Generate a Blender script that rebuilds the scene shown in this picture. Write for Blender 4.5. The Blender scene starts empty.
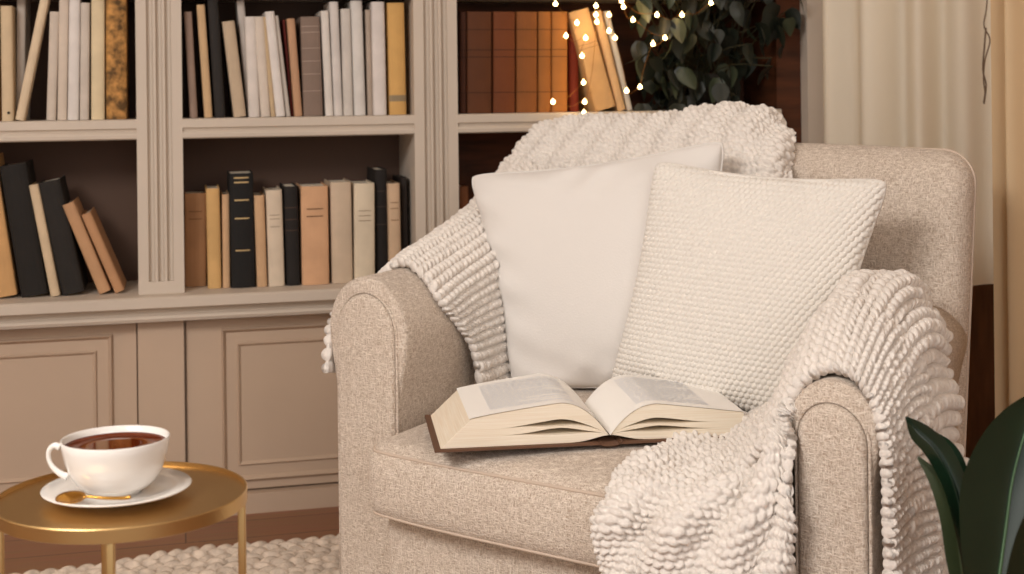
import bpy, bmesh, math, random
import numpy as np
from mathutils import Vector, Matrix

C = bpy.context.scene.collection
PI = math.pi
# ------------------------------------------------------------------ camera
F, CX, HY, ROLL, H = 1350.0, 512.0, 90.0, 0.012, 1.05
cr, sr = math.cos(ROLL), math.sin(ROLL)
cam = bpy.data.cameras.new('camera'); cam_o = bpy.data.objects.new('camera', cam); C.objects.link(cam_o)
cam.sensor_width = 36; cam.sensor_fit = 'HORIZONTAL'; cam.lens = F * 36 / 1024
cam.shift_y = -(287 - HY) / 1024
cam.dof.use_dof = True; cam.dof.focus_distance = 2.2; cam.dof.aperture_fstop = 6.0
cam.clip_start = .05
cam_o.matrix_world = Matrix(((cr, sr, 0, 0), (0, 0, -1, 0), (-sr, cr, 0, H), (0, 0, 0, 1)))
bpy.context.scene.camera = cam_o

def ray(px, py):
    a = (px - CX) / F; b = (HY - py) / F
    return Vector((a * cr + b * sr, 1.0, -a * sr + b * cr))
def at(px, py, Y):
    r = ray(px, py) * Y
    return Vector((r.x, r.y, r.z + H))

# ------------------------------------------------------------------ materials
def lin(c):
    out = []
    for v in c:
        v = v / 255.0
        out.append(v / 12.92 if v <= .04045 else ((v + .055) / 1.055) ** 2.4)
    return tuple(out) + (1.0,)
class NT:
    def __init__(s, name):
        s.m = bpy.data.materials.new(name); s.m.use_nodes = True
        s.t = s.m.node_tree; s.n = s.t.nodes; s.l = s.t.links
        s.b = s.n['Principled BSDF']
    def new(s, typ, **kw):
        n = s.n.new(typ)
        for k, v in kw.items(): setattr(n, k, v)
        return n
    def link(s, a, b): s.l.new(a, b)
def mat(name, col, rough=.6, metal=0., var=.0, vscale=8., bump=0., bscale=60., sheen=0., spec=.3, coat=0., stretch=None, col2=None, aniso=0.):
    k = NT(name); b = k.b
    b.inputs['Base Color'].default_value = lin(col); b.inputs['Roughness'].default_value = rough
    b.inputs['Metallic'].default_value = metal; b.inputs['Specular IOR Level'].default_value = spec
    b.inputs['Sheen Weight'].default_value = sheen; b.inputs['Coat Weight'].default_value = coat
    b.inputs['Sheen Roughness'].default_value = .5
    tc = k.new('ShaderNodeTexCoord'); src = tc.outputs['Object']
    if stretch:
        mp = k.new('ShaderNodeMapping'); mp.inputs['Scale'].default_value = stretch
        k.link(src, mp.inputs['Vector']); src = mp.outputs['Vector']
    if var > 0 or col2:
        n = k.new('ShaderNodeTexNoise'); n.inputs['Scale'].default_value = vscale; n.inputs['Detail'].default_value = 4
        k.link(src, n.inputs['Vector'])
        mx = k.new('ShaderNodeMix', data_type='RGBA')
        r = k.new('ShaderNodeMapRange'); r.inputs[1].default_value = .35; r.inputs[2].default_value = .65
        k.link(n.outputs['Fac'], r.inputs[0]); k.link(r.outputs[0], mx.inputs[0])
        c2 = col2 or tuple(max(0, min(255, v * (1 - var))) for v in col)
        mx.inputs[6].default_value = lin(col); mx.inputs[7].default_value = lin(c2)
        k.link(mx.outputs[2], b.inputs['Base Color'])
    if bump > 0:
        n = k.new('ShaderNodeTexNoise'); n.inputs['Scale'].default_value = bscale; n.inputs['Detail'].default_value = 3
        k.link(src, n.inputs['Vector'])
        bp = k.new('ShaderNodeBump'); bp.inputs['Strength'].default_value = bump; bp.inputs['Distance'].default_value = .004
        k.link(n.outputs['Fac'], bp.inputs['Height']); k.link(bp.outputs['Normal'], b.inputs['Normal'])
    return k.m

def tweed(name, c_light, c_dark, hx, hy):
    """woven slubby upholstery: horizontal and vertical thread noise"""
    k = NT(name); b = k.b
    b.inputs['Roughness'].default_value = .95; b.inputs['Specular IOR Level'].default_value = .1
    b.inputs['Sheen Weight'].default_value = .15
    tc = k.new('ShaderNodeTexCoord')
    outs = []
    for sc in ((90, 90, 450), (450, 450, 90), (380, 380, 380)):
        mp = k.new('ShaderNodeMapping'); mp.inputs['Scale'].default_value = sc
        k.link(tc.outputs['Object'], mp.inputs['Vector'])
        n = k.new('ShaderNodeTexNoise'); n.inputs['Scale'].default_value = 1.0; n.inputs['Detail'].default_value = 1.5
        k.link(mp.outputs['Vector'], n.inputs['Vector']); outs.append(n.outputs['Fac'])
    m1 = k.new('ShaderNodeMath', operation='MAXIMUM'); k.link(outs[0], m1.inputs[0]); k.link(outs[1], m1.inputs[1])
    m2 = k.new('ShaderNodeMath', operation='MULTIPLY_ADD'); k.link(outs[2], m2.inputs[0]); m2.inputs[1].default_value = .5
    k.link(m1.outputs[0], m2.inputs[2])
    r = k.new('ShaderNodeMapRange'); r.inputs[1].default_value = .60; r.inputs[2].default_value = .99
    k.link(m2.outputs[0], r.inputs[0])
    mx = k.new('ShaderNodeMix', data_type='RGBA'); k.link(r.outputs[0], mx.inputs[0])
    mx.inputs[6].default_value = lin(c_dark); mx.inputs[7].default_value = lin(c_light)
    k.link(mx.outputs[2], b.inputs['Base Color'])
    bp = k.new('ShaderNodeBump'); bp.inputs['Strength'].default_value = .55; bp.inputs['Distance'].default_value = .003
    k.link(r.outputs[0], bp.inputs['Height']); k.link(bp.outputs['Normal'], b.inputs['Normal'])
    return k.m

M = {}
M['shelf'] = mat('greige_paint', (206, 192, 177), .55, var=.03, vscale=3)
M['cab'] = mat('greige_cabinet_paint', (196, 172, 150), .55, var=.03, vscale=3)
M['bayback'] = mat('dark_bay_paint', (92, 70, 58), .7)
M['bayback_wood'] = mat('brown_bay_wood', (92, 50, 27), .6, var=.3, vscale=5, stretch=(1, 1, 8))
M['floor'] = None
M['fabric'] = tweed('oatmeal_tweed', (236, 223, 209), (182, 162, 144), 0, 0)
M['welt'] = mat('oatmeal_piping', (206, 187, 170), .95, bump=.4, bscale=300)
M['knit'] = mat('cream_wool', (244, 236, 228), 1., var=.05, vscale=120, bump=.5, bscale=420, sheen=.25, spec=.05)
M['linen'] = mat('white_cotton', (229, 224, 219), .9, bump=.12, bscale=260, sheen=.15, spec=.1)
M['seedknit'] = mat('cream_cotton_knit', (236, 230, 222), .95, bump=.35, bscale=500, sheen=.2, spec=.08)
M['porcelain'] = mat('white_porcelain', (240, 236, 231), .12, spec=.5, coat=.3)
M['gold'] = mat('brushed_brass', (206, 172, 118), .38, metal=1., bump=.05, bscale=30)
M['spoon'] = mat('aged_gold', (190, 140, 66), .22, metal=1.)
M['page'] = mat('book_paper', (240, 229, 210), .9, spec=.1)
M['sheer'] = None
M['wood_leg'] = mat('dark_wood', (70, 45, 30), .5, var=.3, vscale=10)
M['terracotta'] = mat('grey_ceramic', (120, 112, 104), .6, var=.1)
M['soil'] = mat('soil', (45, 32, 24), 1., bump=1, bscale=80)
M['wire'] = mat('copper_wire', (150, 98, 50), .4, metal=.8)
M['gilt'] = mat('gilt', (196, 168, 120), .4, metal=.5)
M['ink'] = mat('faded_ink', (120, 88, 62), .9)

# floor: planks
k = NT('oak_floor'); b = k.b; b.inputs['Roughness'].default_value = .45
tc = k.new('ShaderNodeTexCoord'); mp = k.new('ShaderNodeMapping'); mp.inputs['Rotation'].default_value = (0, 0, math.radians(-13.8))
k.link(tc.outputs['Object'], mp.inputs['Vector'])
br = k.new('ShaderNodeTexBrick'); br.inputs['Scale'].default_value = 1.0; br.inputs['Brick Width'].default_value = 1.4; br.inputs['Row Height'].default_value = .13
br.inputs['Mortar Size'].default_value = .002; br.inputs['Color1'].default_value = lin((158, 112, 82)); br.inputs['Color2'].default_value = lin((142, 98, 70))
br.inputs['Mortar'].default_value = lin((90, 60, 42))
k.link(mp.outputs['Vector'], br.inputs['Vector'])
mp2 = k.new('ShaderNodeMapping'); mp2.inputs['Scale'].default_value = (3, 40, 3); k.link(mp.outputs['Vector'], mp2.inputs['Vector'])
nz = k.new('ShaderNodeTexNoise'); nz.inputs['Scale'].default_value = 2; k.link(mp2.outputs['Vector'], nz.inputs['Vector'])
mx = k.new('ShaderNodeMix', data_type='RGBA', blend_type='MULTIPLY'); mx.inputs[0].default_value = .35
k.link(br.outputs['Color'], mx.inputs[6]); k.link(nz.outputs['Color'], mx.inputs[7]); k.link(mx.outputs[2], b.inputs['Base Color'])
M['floor'] = k.m

def cloth_mat(name, col, trans):
    k = NT(name); k.b.inputs['Base Color'].default_value = lin(col); k.b.inputs['Roughness'].default_value = .9
    k.b.inputs['Specular IOR Level'].default_value = .1
    tr = k.new('ShaderNodeBsdfTranslucent'); tr.inputs['Color'].default_value = lin(col)
    ms = k.new('ShaderNodeMixShader'); ms.inputs[0].default_value = trans
    k.link(k.b.outputs[0], ms.inputs[1]); k.link(tr.outputs[0], ms.inputs[2]); k.link(ms.outputs[0], k.n['Material Output'].inputs['Surface'])
    return k.m
M['sheer'] = cloth_mat('cream_curtain_cloth', (248, 238, 220), .3)
M['drape'] = cloth_mat('tan_curtain_cloth', (230, 204, 166), .3)
def emis(name, col, st):
    k = NT(name); k.b.inputs['Base Color'].default_value = lin(col)
    k.b.inputs['Emission Color'].default_value = lin(col); k.b.inputs['Emission Strength'].default_value = st
    return k.m
M['bulb'] = emis('warm_bulb', (255, 214, 140), 14)
# tea
k = NT('black_tea'); k.b.inputs['Base Color'].default_value = lin((98, 38, 12)); k.b.inputs['Roughness'].default_value = .04
k.b.inputs['Specular IOR Level'].default_value = .6; M['tea'] = k.m

def leaf_mat(name, c1, c2, rough=.3):
    k = NT(name); b = k.b; b.inputs['Roughness'].default_value = rough; b.inputs['Specular IOR Level'].default_value = .5
    tc = k.new('ShaderNodeTexCoord'); n = k.new('ShaderNodeTexNoise'); n.inputs['Scale'].default_value = 9
    k.link(tc.outputs['Object'], n.inputs['Vector'])
    mx = k.new('ShaderNodeMix', data_type='RGBA'); k.link(n.outputs['Fac'], mx.inputs[0])
    mx.inputs[6].default_value = lin(c1); mx.inputs[7].default_value = lin(c2); k.link(mx.outputs[2], b.inputs['Base Color'])
    return k.m
M['leaf_dark'] = leaf_mat('dark_leaf', (26, 50, 32), (14, 30, 20), .2)
M['leaf_rib'] = leaf_mat('leaf_midrib', (70, 105, 62), (52, 84, 48), .4)
M['leaf_olive'] = leaf_mat('olive_leaf', (62, 72, 42), (44, 54, 32), .45)
M['ivy'] = leaf_mat('ivy_leaf', (36, 41, 29), (14, 18, 13), .45)
M['ivy_pale'] = leaf_mat('pale_ivy_leaf', (78, 84, 62), (48, 54, 38), .4)
M['stem'] = mat('plant_stem', (62, 56, 34), .7)

# ------------------------------------------------------------------ mesh helpers
def obj(name, verts, faces, m=None, parent=None, smooth=True, kind=None):
    me = bpy.data.meshes.new(name)
    me.from_pydata([tuple(v) for v in verts], [], [tuple(f) for f in faces])
    me.validate(); me.update()
    if smooth: me.polygons.foreach_set('use_smooth', [True] * len(me.polygons))
    if m: me.materials.append(m)
    o = bpy.data.objects.new(name, me); C.objects.link(o)
    if parent is not None:
        o.parent = parent; o.matrix_parent_inverse = parent.matrix_world.inverted()
    if kind: o['kind'] = kind
    return o
def tag(o, label=None, cat=None, group=None, kind=None):
    if label: o['label'] = label
    if cat: o['category'] = cat
    if group: o['group'] = group
    if kind: o['kind'] = kind
    return o
def empty(name, loc=(0, 0, 0)):
    o = bpy.data.objects.new(name, None); C.objects.link(o); o.location = loc
    o.empty_display_size = .05
    o.matrix_world = Matrix.Translation(Vector(loc))
    return o

class MB:
    def __init__(s): s.v = []; s.f = []
    def add(s, verts, faces):
        n = len(s.v); s.v += [tuple(v) for v in verts]; s.f += [tuple(i + n for i in f) for f in faces]
        return s
    def box(s, lo, hi, fn=None):
        x0, y0, z0 = lo; x1, y1, z1 = hi
        vs = [(x0, y0, z0), (x1, y0, z0), (x1, y1, z0), (x0, y1, z0), (x0, y0, z1), (x1, y0, z1), (x1, y1, z1), (x0, y1, z1)]
        if fn: vs = [fn(*v) for v in vs]
        return s.add(vs, [(0, 3, 2, 1), (4, 5, 6, 7), (0, 1, 5, 4), (1, 2, 6, 5), (2, 3, 7, 6), (3, 0, 4, 7)])
    def build(s, name, m, parent=None, smooth=False, kind=None): return obj(name, s.v, s.f, m, parent, smooth, kind)

def tube(path, r, n=8, closed=False, taper=None):
    P = [Vector(p) for p in path]; N = len(P); vs = []; fs = []
    up = None
    for i, p in enumerate(P):
        a = P[i - 1] if (i > 0 or closed) else P[i]; c = P[(i + 1) % N] if (i < N - 1 or closed) else P[i]
        t = (c - a).normalized()
        if up is None:
            up = Vector((0, 0, 1)) if abs(t.z) < .9 else Vector((1, 0, 0))
        x = (up - t * up.dot(t)).normalized(); y = t.cross(x); up = x
        rr = r * (taper[i] if taper else 1)
        for j in range(n):
            an = 2 * PI * j / n; vs.append(p + x * (rr * math.cos(an)) + y * (rr * math.sin(an)))
    for i in range(N if closed else N - 1):
        for j in range(n):
            i2 = (i + 1) % N
            fs.append((i * n + j, i * n + (j + 1) % n, i2 * n + (j + 1) % n, i2 * n + j))
    if not closed:
        fs.append(tuple(range(n))[::-1]); fs.append(tuple((N - 1) * n + j for j in range(n)))
    return vs, fs
def lathe(prof, center, n=48, sy=1.0):
    cx, cy, cz = center; vs = []; fs = []
    for (r, z) in prof:
        for j in range(n):
            an = 2 * PI * j / n; vs.append((cx + r * math.cos(an), cy + sy * r * math.sin(an), cz + z))
    for i in range(len(prof) - 1):
        for j in range(n):
            fs.append((i * n + j, i * n + (j + 1) % n, (i + 1) * n + (j + 1) % n, (i + 1) * n + j))
    return vs, fs
def spline(pts, n):
    P = np.array([tuple(p) for p in pts], float); m = len(P); W = crw(np.linspace(0, m - 1, n), m)
    return [Vector(v) for v in W @ P]
def crw(u, m):
    """Catmull-Rom weight matrix with clamped ends"""
    W = np.zeros((len(u), m))
    for r, x in enumerate(u):
        i = min(int(x), m - 2); t = x - i
        w = (-.5*t + t*t - .5*t**3, 1 - 2.5*t*t + 1.5*t**3, .5*t + 2*t*t - 1.5*t**3, -.5*t*t + .5*t**3)
        for kx, ww in zip((i - 1, i, i + 1, i + 2), w):
            if kx < 0: W[r, 0] += 2 * ww; W[r, 1] -= ww
            elif kx > m - 1: W[r, m - 1] += 2 * ww; W[r, m - 2] -= ww
            else: W[r, kx] += ww
    return W
def rbox(hx, hy, hz, r, nx=8, ny=8, nz=8, rs=4):
    """rounded box; returns (verts Nx3 array, faces) centred at origin"""
    def ticks(h, n):
        inner = np.linspace(-(h - r), h - r, n + 1)
        lo = -h + (r) * (1 - np.cos(np.linspace(0, PI / 2, rs + 1)))[:-1]
        return np.concatenate([lo, inner, -lo[::-1]])
    T = [ticks(hx, nx), ticks(hy, ny), ticks(hz, nz)]
    idx = {}; vs = []; fs = []
    def vid(p):
        key = tuple(round(c, 6) for c in p)
        if key not in idx: idx[key] = len(vs); vs.append(p)
        return idx[key]
    for ax in range(3):
        a1, a2 = [a for a in range(3) if a != ax]; hh = (hx, hy, hz)[ax]
        for sgn in (-1, 1):
            for i in range(len(T[a1]) - 1):
                for j in range(len(T[a2]) - 1):
                    q = []
                    for (ii, jj) in ((i, j), (i + 1, j), (i + 1, j + 1), (i, j + 1)):
                        p = [0, 0, 0]; p[ax] = sgn * hh; p[a1] = T[a1][ii]; p[a2] = T[a2][jj]; q.append(vid(tuple(p)))
                    flip = (sgn < 0) ^ (ax == 1)
                    fs.append(tuple(q[::-1]) if flip else tuple(q))
    V = np.array(vs); inn = np.clip(V, [-(hx - r), -(hy - r), -(hz - r)], [hx - r, hy - r, hz - r])
    d = V - inn; L = np.linalg.norm(d, axis=1, keepdims=True); L[L == 0] = 1
    return inn + d / L * r, fs

# ------------------------------------------------------------------ room shell
AL = math.radians(13.8)
sd = Vector((math.cos(AL), math.sin(AL), 0)); td = Vector((-math.sin(AL), math.cos(AL), 0))
S0 = at(290, 509, 3.405); S0.z = 0
def sh(s, t, z): return S0 + sd * s + td * t + Vector((0, 0, z))
def spt(px, py, t=0.):
    """bookcase coordinates (s, z) where the sight line of a pixel meets the plane t"""
    r = ray(px, py); o = Vector((0, 0, H))
    lam = (t - (o - S0).dot(td)) / r.dot(td); p = o + r * lam
    return (p - S0).dot(sd), p.z

MB().box((-2.6, -1.2, -.06), (2.6, 4.9, 0)).build('floor', M['floor'], kind='structure')
cm_ = mat('cream_ceiling', (225, 214, 200), .9)
MB().box((-2.6, -1.2, 2.62), (2.6, 4.9, 2.68)).build('ceiling', cm_, kind='structure')
MB().box((-2.6, -1.2, 0), (-2.5, 4.2, 2.62)).build('wall_left', mat('cream_side_wall', (214, 198, 180), .8), kind='structure')
wall_m = mat('warm_wall', (205, 190, 172), .8, var=.03, vscale=2)
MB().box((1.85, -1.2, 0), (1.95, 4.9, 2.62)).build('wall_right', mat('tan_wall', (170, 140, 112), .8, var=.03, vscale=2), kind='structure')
MB().box((-2.6, .30, 0), (2.9, .38, 2.62), sh).build('wall_back', wall_m, kind='structure')

# ------------------------------------------------------------------ bookcase
sP1a, _ = spt(136.5, 120); sP1b, _ = spt(182.5, 120); sP2a, _ = spt(414.5, 120); sP2b, _ = spt(458, 120)
sEa, _ = spt(806, 100); sEb, _ = spt(822, 100); sP0a, _ = spt(-150, 120); sP0b, _ = spt(-104, 120)
ZC = .558; ZS = H - .0615; ZT = 1.345; ZTOP = 1.95; DEP = .27
bc = empty('bookcase', sh(0, 0, 0)); tag(bc, 'tall greige built-in bookcase with fluted pilasters and panelled lower doors behind the armchair', 'bookcase')
def pilaster(sa, sb, z0=ZC, z1=ZTOP):
    w = sb - sa; n = 3; gw = w * .125; pr = [(sa, DEP), (sa, 0)]
    for i in range(n):
        c = sa + w * (.5 + (i - 1) * .2)
        for q in range(7):
            an = PI * q / 6; pr.append((c - gw / 2 * math.cos(an) * 1.15, .014 * math.sin(an) ** .7 if 0 < q < 6 else 0))
    pr += [(sb, 0), (sb, DEP)]
    vs = []; fs = []
    zs = [z0 + .028, z1]; m = len(pr)
    for z in zs: vs += [sh(s, t, z) for s, t in pr]
    for i in range(m): fs.append((i, (i + 1) % m, m + (i + 1) % m, m + i))
    b = MB().add(vs, fs); b.box((sa, -.001, z0), (sb, DEP, z0 + .03), sh)
    return b.build('pilaster', M['shelf'], bc)
pilaster(sP0a, sP0b); pilaster(sP1a, sP1b); pilaster(sP2a, sP2b)
MB().box((sEa, -.012, 0), (sEb, DEP, ZTOP), sh).build('end_stile', M['shelf'], bc)
sW, _ = spt(777, 110, .03)
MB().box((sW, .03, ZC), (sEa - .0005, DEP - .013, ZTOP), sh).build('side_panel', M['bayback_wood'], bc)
def shelf_board(sa, sb, zt, m=M['shelf']):
    pr = [(DEP, zt), (.004, zt), (0, zt - .003), (0, zt - .022), (.006, zt - .025), (.008, zt - .030), (.002, zt - .034), (0, zt - .038), (.001, zt - .047), (.006, zt - .050), (DEP, zt - .050)]
    vs = [sh(sa, t, z) for t, z in pr] + [sh(sb, t, z) for t, z in pr]; n = len(pr)
    fs = [(i, (i + 1) % n, n + (i + 1) % n, n + i) for i in range(n)] + [tuple(range(n))[::-1], tuple(range(n, 2 * n))]
    return MB().add(vs, fs).build('shelf', m, bc)
bays = [(sP0b, sP1a), (sP1b, sP2a), (sP2b, sW)]
for i, (a, b_) in enumerate(bays):
    shelf_board(a, b_, ZS); shelf_board(a, b_, ZT); shelf_board(a, b_, ZT + .4)
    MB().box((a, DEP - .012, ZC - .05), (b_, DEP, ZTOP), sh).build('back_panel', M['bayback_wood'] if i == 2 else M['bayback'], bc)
MB().box((sP0a, -.02, ZTOP), (sEb, DEP, ZTOP + .08), sh).build('cornice', M['shelf'], bc)
# counter with moulded front
pr = [(DEP, ZC), (-.054, ZC), (-.06, ZC - .004), (-.06, ZC - .026), (-.052, ZC - .031), (-.036, ZC - .034), (-.032, ZC - .044), (-.044, ZC - .048), (-.048, ZC - .054), (-.044, ZC - .062), (-.02, ZC - .066), (DEP, ZC - .066)]
n = len(pr)
vs = [sh(sP0a - .05, t, z) for t, z in pr] + [sh(sEb, t, z) for t, z in pr]
MB().add(vs, [(i, (i + 1) % n, n + (i + 1) % n, n + i) for i in range(n)] + [tuple(range(n))[::-1], tuple(range(n, 2 * n))]).build('counter', M['shelf'], bc)
# lower cabinet carcass, stiles, doors, plinth
sa_, _ = spt(138.5, 400); sb_, _ = spt(184.5, 400)
MB().box((sP0a, .03, 0), (sEb, DEP, ZC - .06), sh).build('carcass', M['cab'], bc)
PLZ = .05
for (a, b_) in ((sP0a, sP0b), (sa_, sb_), (sP2a, sP2b)):
    MB().box((a, -.004, PLZ), (b_, .04, ZC - .06), sh).build('stile', M['cab'], bc)
MB().box((sP0a, -.012, 0), (sEb, .04, PLZ), sh).build('plinth', M['cab'], bc)
def moulding(b, s0, s1, z0, z1, w, tf, tb):
    """picture-frame moulding: raised rounded bead around a rectangle"""
    prof = [(0, tb), (w * .18, tf + .35 * (tb - tf)), (w * .35, tf), (w * .6, tf + .3 * (tb - tf)), (w, tb)]
    rings = []
    for (d, t) in prof:
        rings.append([sh(s0 + d, t, z0 + d), sh(s1 - d, t, z0 + d), sh(s1 - d, t, z1 - d), sh(s0 + d, t, z1 - d)])
    for i in range(len(rings) - 1):
        for j in range(4):
            b.add([rings[i][j], rings[i][(j + 1) % 4], rings[i + 1][(j + 1) % 4], rings[i + 1][j]], [(0, 1, 2, 3)])
def door(sa, sb, lab, sm0, sm1, handle_left):
    d = MB().box((sa, .012, PLZ + .006), (sb, .034, ZC - .072), sh).build('door', M['cab'], bc)
    b = MB()
    moulding(b, sm0, sm1, PLZ + .028, ZC - .095, .012, .000, .012)
    moulding(b, sm0 + .038, sm1 - .038, PLZ + .066, ZC - .133, .010, .005, .012)
    b.build('panel_moulding', M['cab'], d)
sD2, _ = spt(222, 400); sD1, _ = spt(113.5, 400)
door(sP0b + .004, sa_ - .004, '', sP0b + .07, sD1, False)
door(sb_ + .006, sP2a - .004, '', sD2, sP2a - (sD2 - sb_), True)
w3 = (sEa - sP2b)
door(sP2b + .004, sP2b + w3 / 2 - .002, '', sP2b + .07, sP2b + w3 / 2 - .06, True)
door(sP2b + w3 / 2 + .002, sEa - .004, '', sP2b + w3 / 2 + .06, sEa - .07, True)

# ------------------------------------------------------------------ books
mat_cache = {}
def cover_mat(col, mott=0):
    key = (col, mott)
    if key not in mat_cache:
        if mott: mat_cache[key] = mat('mottled_cover', col, .75, var=.55, vscale=45, bump=.2, bscale=200)
        else: mat_cache[key] = mat('book_cloth', col, .75, var=.05, vscale=18, bump=.15, bscale=350)
    return mat_cache[key]
page_cache = {}
def book(xb0, xb1, xt0, ytop, z, t0, col, label, group, depth=.16, bands=(), title=(), mott=0, dot=None):
    """spine-out book: bottom edge between two sight lines, leaning so that its top left corner meets xt0"""
    yb = 120 if z > .8 else 288
    s0, _ = spt(xb0, yb, t0); s1, _ = spt(xb1, yb, t0); st, zt = spt(xt0, ytop, t0)
    lean = math.atan2(s0 - st, zt - z); w = (s1 - s0) * math.cos(lean) * .97; h = (zt - z) / math.cos(lean)
    if lean < 0: h = (zt - z) / math.cos(lean) - 0
    cl, sl = math.cos(lean), math.sin(lean)
    if lean >= 0: piv = (s0, z + .0006)
    else: piv = (s0 + w / max(cl, .5), z + .0006)
    def fn(x, t, zz):
        xx = x if lean >= 0 else x - w
        return sh(piv[0] + xx * cl - zz * sl, t0 + t, piv[1] + xx * sl + zz * cl)
    b = MB(); bt = min(.003, w * .18)
    # cover: one folded strip (board, rounded spine, board)
    outer = [(0, depth), (0, .008)]; inner = [(bt, depth), (bt, .010)]
    for q in range(1, 8):
        an = PI * q / 8; outer.append((w / 2 - w / 2 * math.cos(an), .008 - min(.008, w * .3) * math.sin(an)))
        inner.append((w / 2 - (w / 2 - bt) * math.cos(an), .010 - min(.006, w * .2) * math.sin(an)))
    outer += [(w, .008), (w, depth)]; inner += [(w - bt, .010), (w - bt, depth)]
    loop = outer + inner[::-1]; n = len(loop); m = len(outer)
    vs = [fn(x, t, 0) for x, t in loop] + [fn(x, t, h) for x, t in loop]
    fs = [(i, (i + 1) % n, n + (i + 1) % n, n + i) for i in range(n)]
    for i in range(m - 1):
        fs.append((i, n - 1 - i, n - 2 - i, i + 1)); fs.append((n + i, n + i + 1, 2 * n - 2 - i, 2 * n - 1 - i))
    o = obj('book', vs, fs, cover_mat(col, mott), None, False)
    tag(o, label, 'book', group)
    MB().box((bt, .010, .003), (w - bt, depth - .004, h - .004), fn).build('page_block', M['page'], o)
    def arc(z0, z1, m_, name, f0=.06, f1=.94, lift=.0006):
        pts = []
        for q in range(9):
            an = PI * (f0 + (f1 - f0) * q / 8)
            pts.append((w / 2 - (w / 2 + lift) * math.cos(an), .008 - (min(.008, w * .3)) * math.sin(an) - lift))
        vs = [fn(x, t, z0) for x, t in pts] + [fn(x, t, z1) for x, t in pts]
        fs = [(i, i + 1, 10 + i, 9 + i) for i in range(8)]
        obj(name, vs, fs, m_, o, False)
    for (f, th, m_) in bands: arc(h * f, h * f + th, m_, 'spine_band')
    for (f, th, m_) in title: arc(h * f, h * f + th, m_, 'spine_title', .3, .7)
    if dot:
        c = fn(w * .6, -.001, .02)
        obj('spine_stamp', [c + sd * (.0035 * math.cos(a)) + Vector((0, 0, .0035 * math.sin(a))) for a in np.linspace(0, 2 * PI, 13)[:-1]], [tuple(range(12))[::-1]], cover_mat((20, 16, 14)), o, False)
    return o
G1 = 'books on the upper left shelf'; G2 = 'books on the upper middle shelf'; G3 = 'books on the counter in the left bay'
G4 = 'books on the counter in the middle bay'; G5 = 'books on the upper right shelf beside the fairy lights'
T = .03
INK, GILT = M['ink'], M['gilt']
# upper left
book(-34, -17, -34, -2, ZS, T, (205, 190, 170), 'off-white book past the picture edge at the far left of the upper left shelf', G1)
book(-16, .5, -17, 4, ZS, T, (140, 92, 50), 'brown book at the very left edge of the upper left shelf', G1)
book(1.5, 14, 0, 6, ZS, T, (214, 190, 156), 'cream book with a black dot near its foot, upper left shelf', G1, dot=True)
book(16, 25, 16.5, -6, ZS, T + .05, (206, 194, 182), 'greyish white book standing behind the leaning cream book, upper left shelf', G1, depth=.12)
book(14.6, 24, 40, -2, ZS, T - .012, (220, 198, 168), 'cream book leaning steeply to the right on the upper left shelf', G1, depth=.05)
book(46, 56, 49.5, 12, ZS, T, (208, 194, 180), 'short pale grey book just right of the dark gap, upper left shelf', G1)
book(57, 67, 59, -6, ZS, T, (214, 198, 182), 'tall beige white book left of the brightest white one, upper left shelf', G1)
book(67.3, 79, 69, -6, ZS, T, (226, 218, 212), 'brightest white book on the upper left shelf', G1)
book(79.5, 89, 80.5, 3, ZS, T, (206, 194, 182), 'thin greyish book right of the brightest white one, upper left shelf', G1)
book(91, 105, 91, -6, ZS, T, (224, 204, 168), 'creamy yellow book beside the mottled orange one, upper left shelf', G1)
book(106, 127.5, 105.5, -6, ZS, T, (206, 150, 84), 'mottled orange brown old book beside the fluted pilaster', G1, mott=1)
# upper middle
book(190, 198, 184, 12, ZS, T, (150, 126, 112), 'slim mauve brown book leaning left, first on the upper middle shelf', G2)
book(204.5, 213, 196.5, 5, ZS, T, (206, 172, 132), 'slim tan book left of the tall black one, upper middle shelf', G2)
book(215, 226, 207, -5, ZS, T, (44, 40, 38), 'tall black book on the upper middle shelf', G2)
book(234, 247, 222, 22, ZS, T, (196, 174, 148), 'short beige book leaning left after the tall black one', G2)
book(248, 256, 236.5, 1, ZS, T + .03, (196, 186, 178), 'tall grey white book set back behind the short white pair, upper middle shelf', G2, depth=.13)
book(249, 260.5, 244.5, 17, ZS, T - .005, (220, 210, 202), 'short white book, first of the leaning white row, upper middle shelf', G2)
book(261, 271, 254, 17, ZS, T - .005, (214, 200, 186), 'off-white leaning book between white and thin tan ones', G2)
book(271.3, 276, 262, 17, ZS, T - .005, (196, 170, 136), 'thin tan book squeezed between leaning white ones', G2)
book(276.3, 286, 265, 12, ZS, T - .008, (226, 218, 212), 'bright white leaning book with rounded top, upper middle shelf', G2)
book(286.4, 291, 274, 16, ZS, T, (196, 186, 176), 'thin grey leaning book left of the dark red sliver', G2)
book(291.4, 294, 282.5, 20, ZS, T + .02, (96, 32, 26), 'dark red sliver of a book on the upper middle shelf', G2)
book(294.8, 303, 287, 19, ZS, T, (190, 148, 116), 'light brown book left of the grey banded one, upper middle shelf', G2)
book(304, 324, 300.5, 17, ZS, T, (136, 116, 104), 'wide grey brown book with pale bands, upper middle shelf', G2, bands=[(f, .0015, cover_mat((178, 160, 146))) for f in (.25, .42, .55, .68, .84, .90)])
book(326, 334, 321, 11, ZS, T - .004, (222, 214, 206), 'white book just right of the grey banded one', G2)
book(334.3, 343.5, 329.5, 2, ZS, T, (214, 206, 200), 'tall pale grey white book, second after the grey banded one', G2)
book(344, 354, 341, 9, ZS, T - .004, (206, 198, 190), 'shorter light grey book in front of the tall pale ones, upper middle shelf', G2)
book(354.4, 366.5, 350.5, 1, ZS, T, (216, 210, 204), 'tall white book left of the narrow shaded gap, upper middle shelf', G2)
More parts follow.
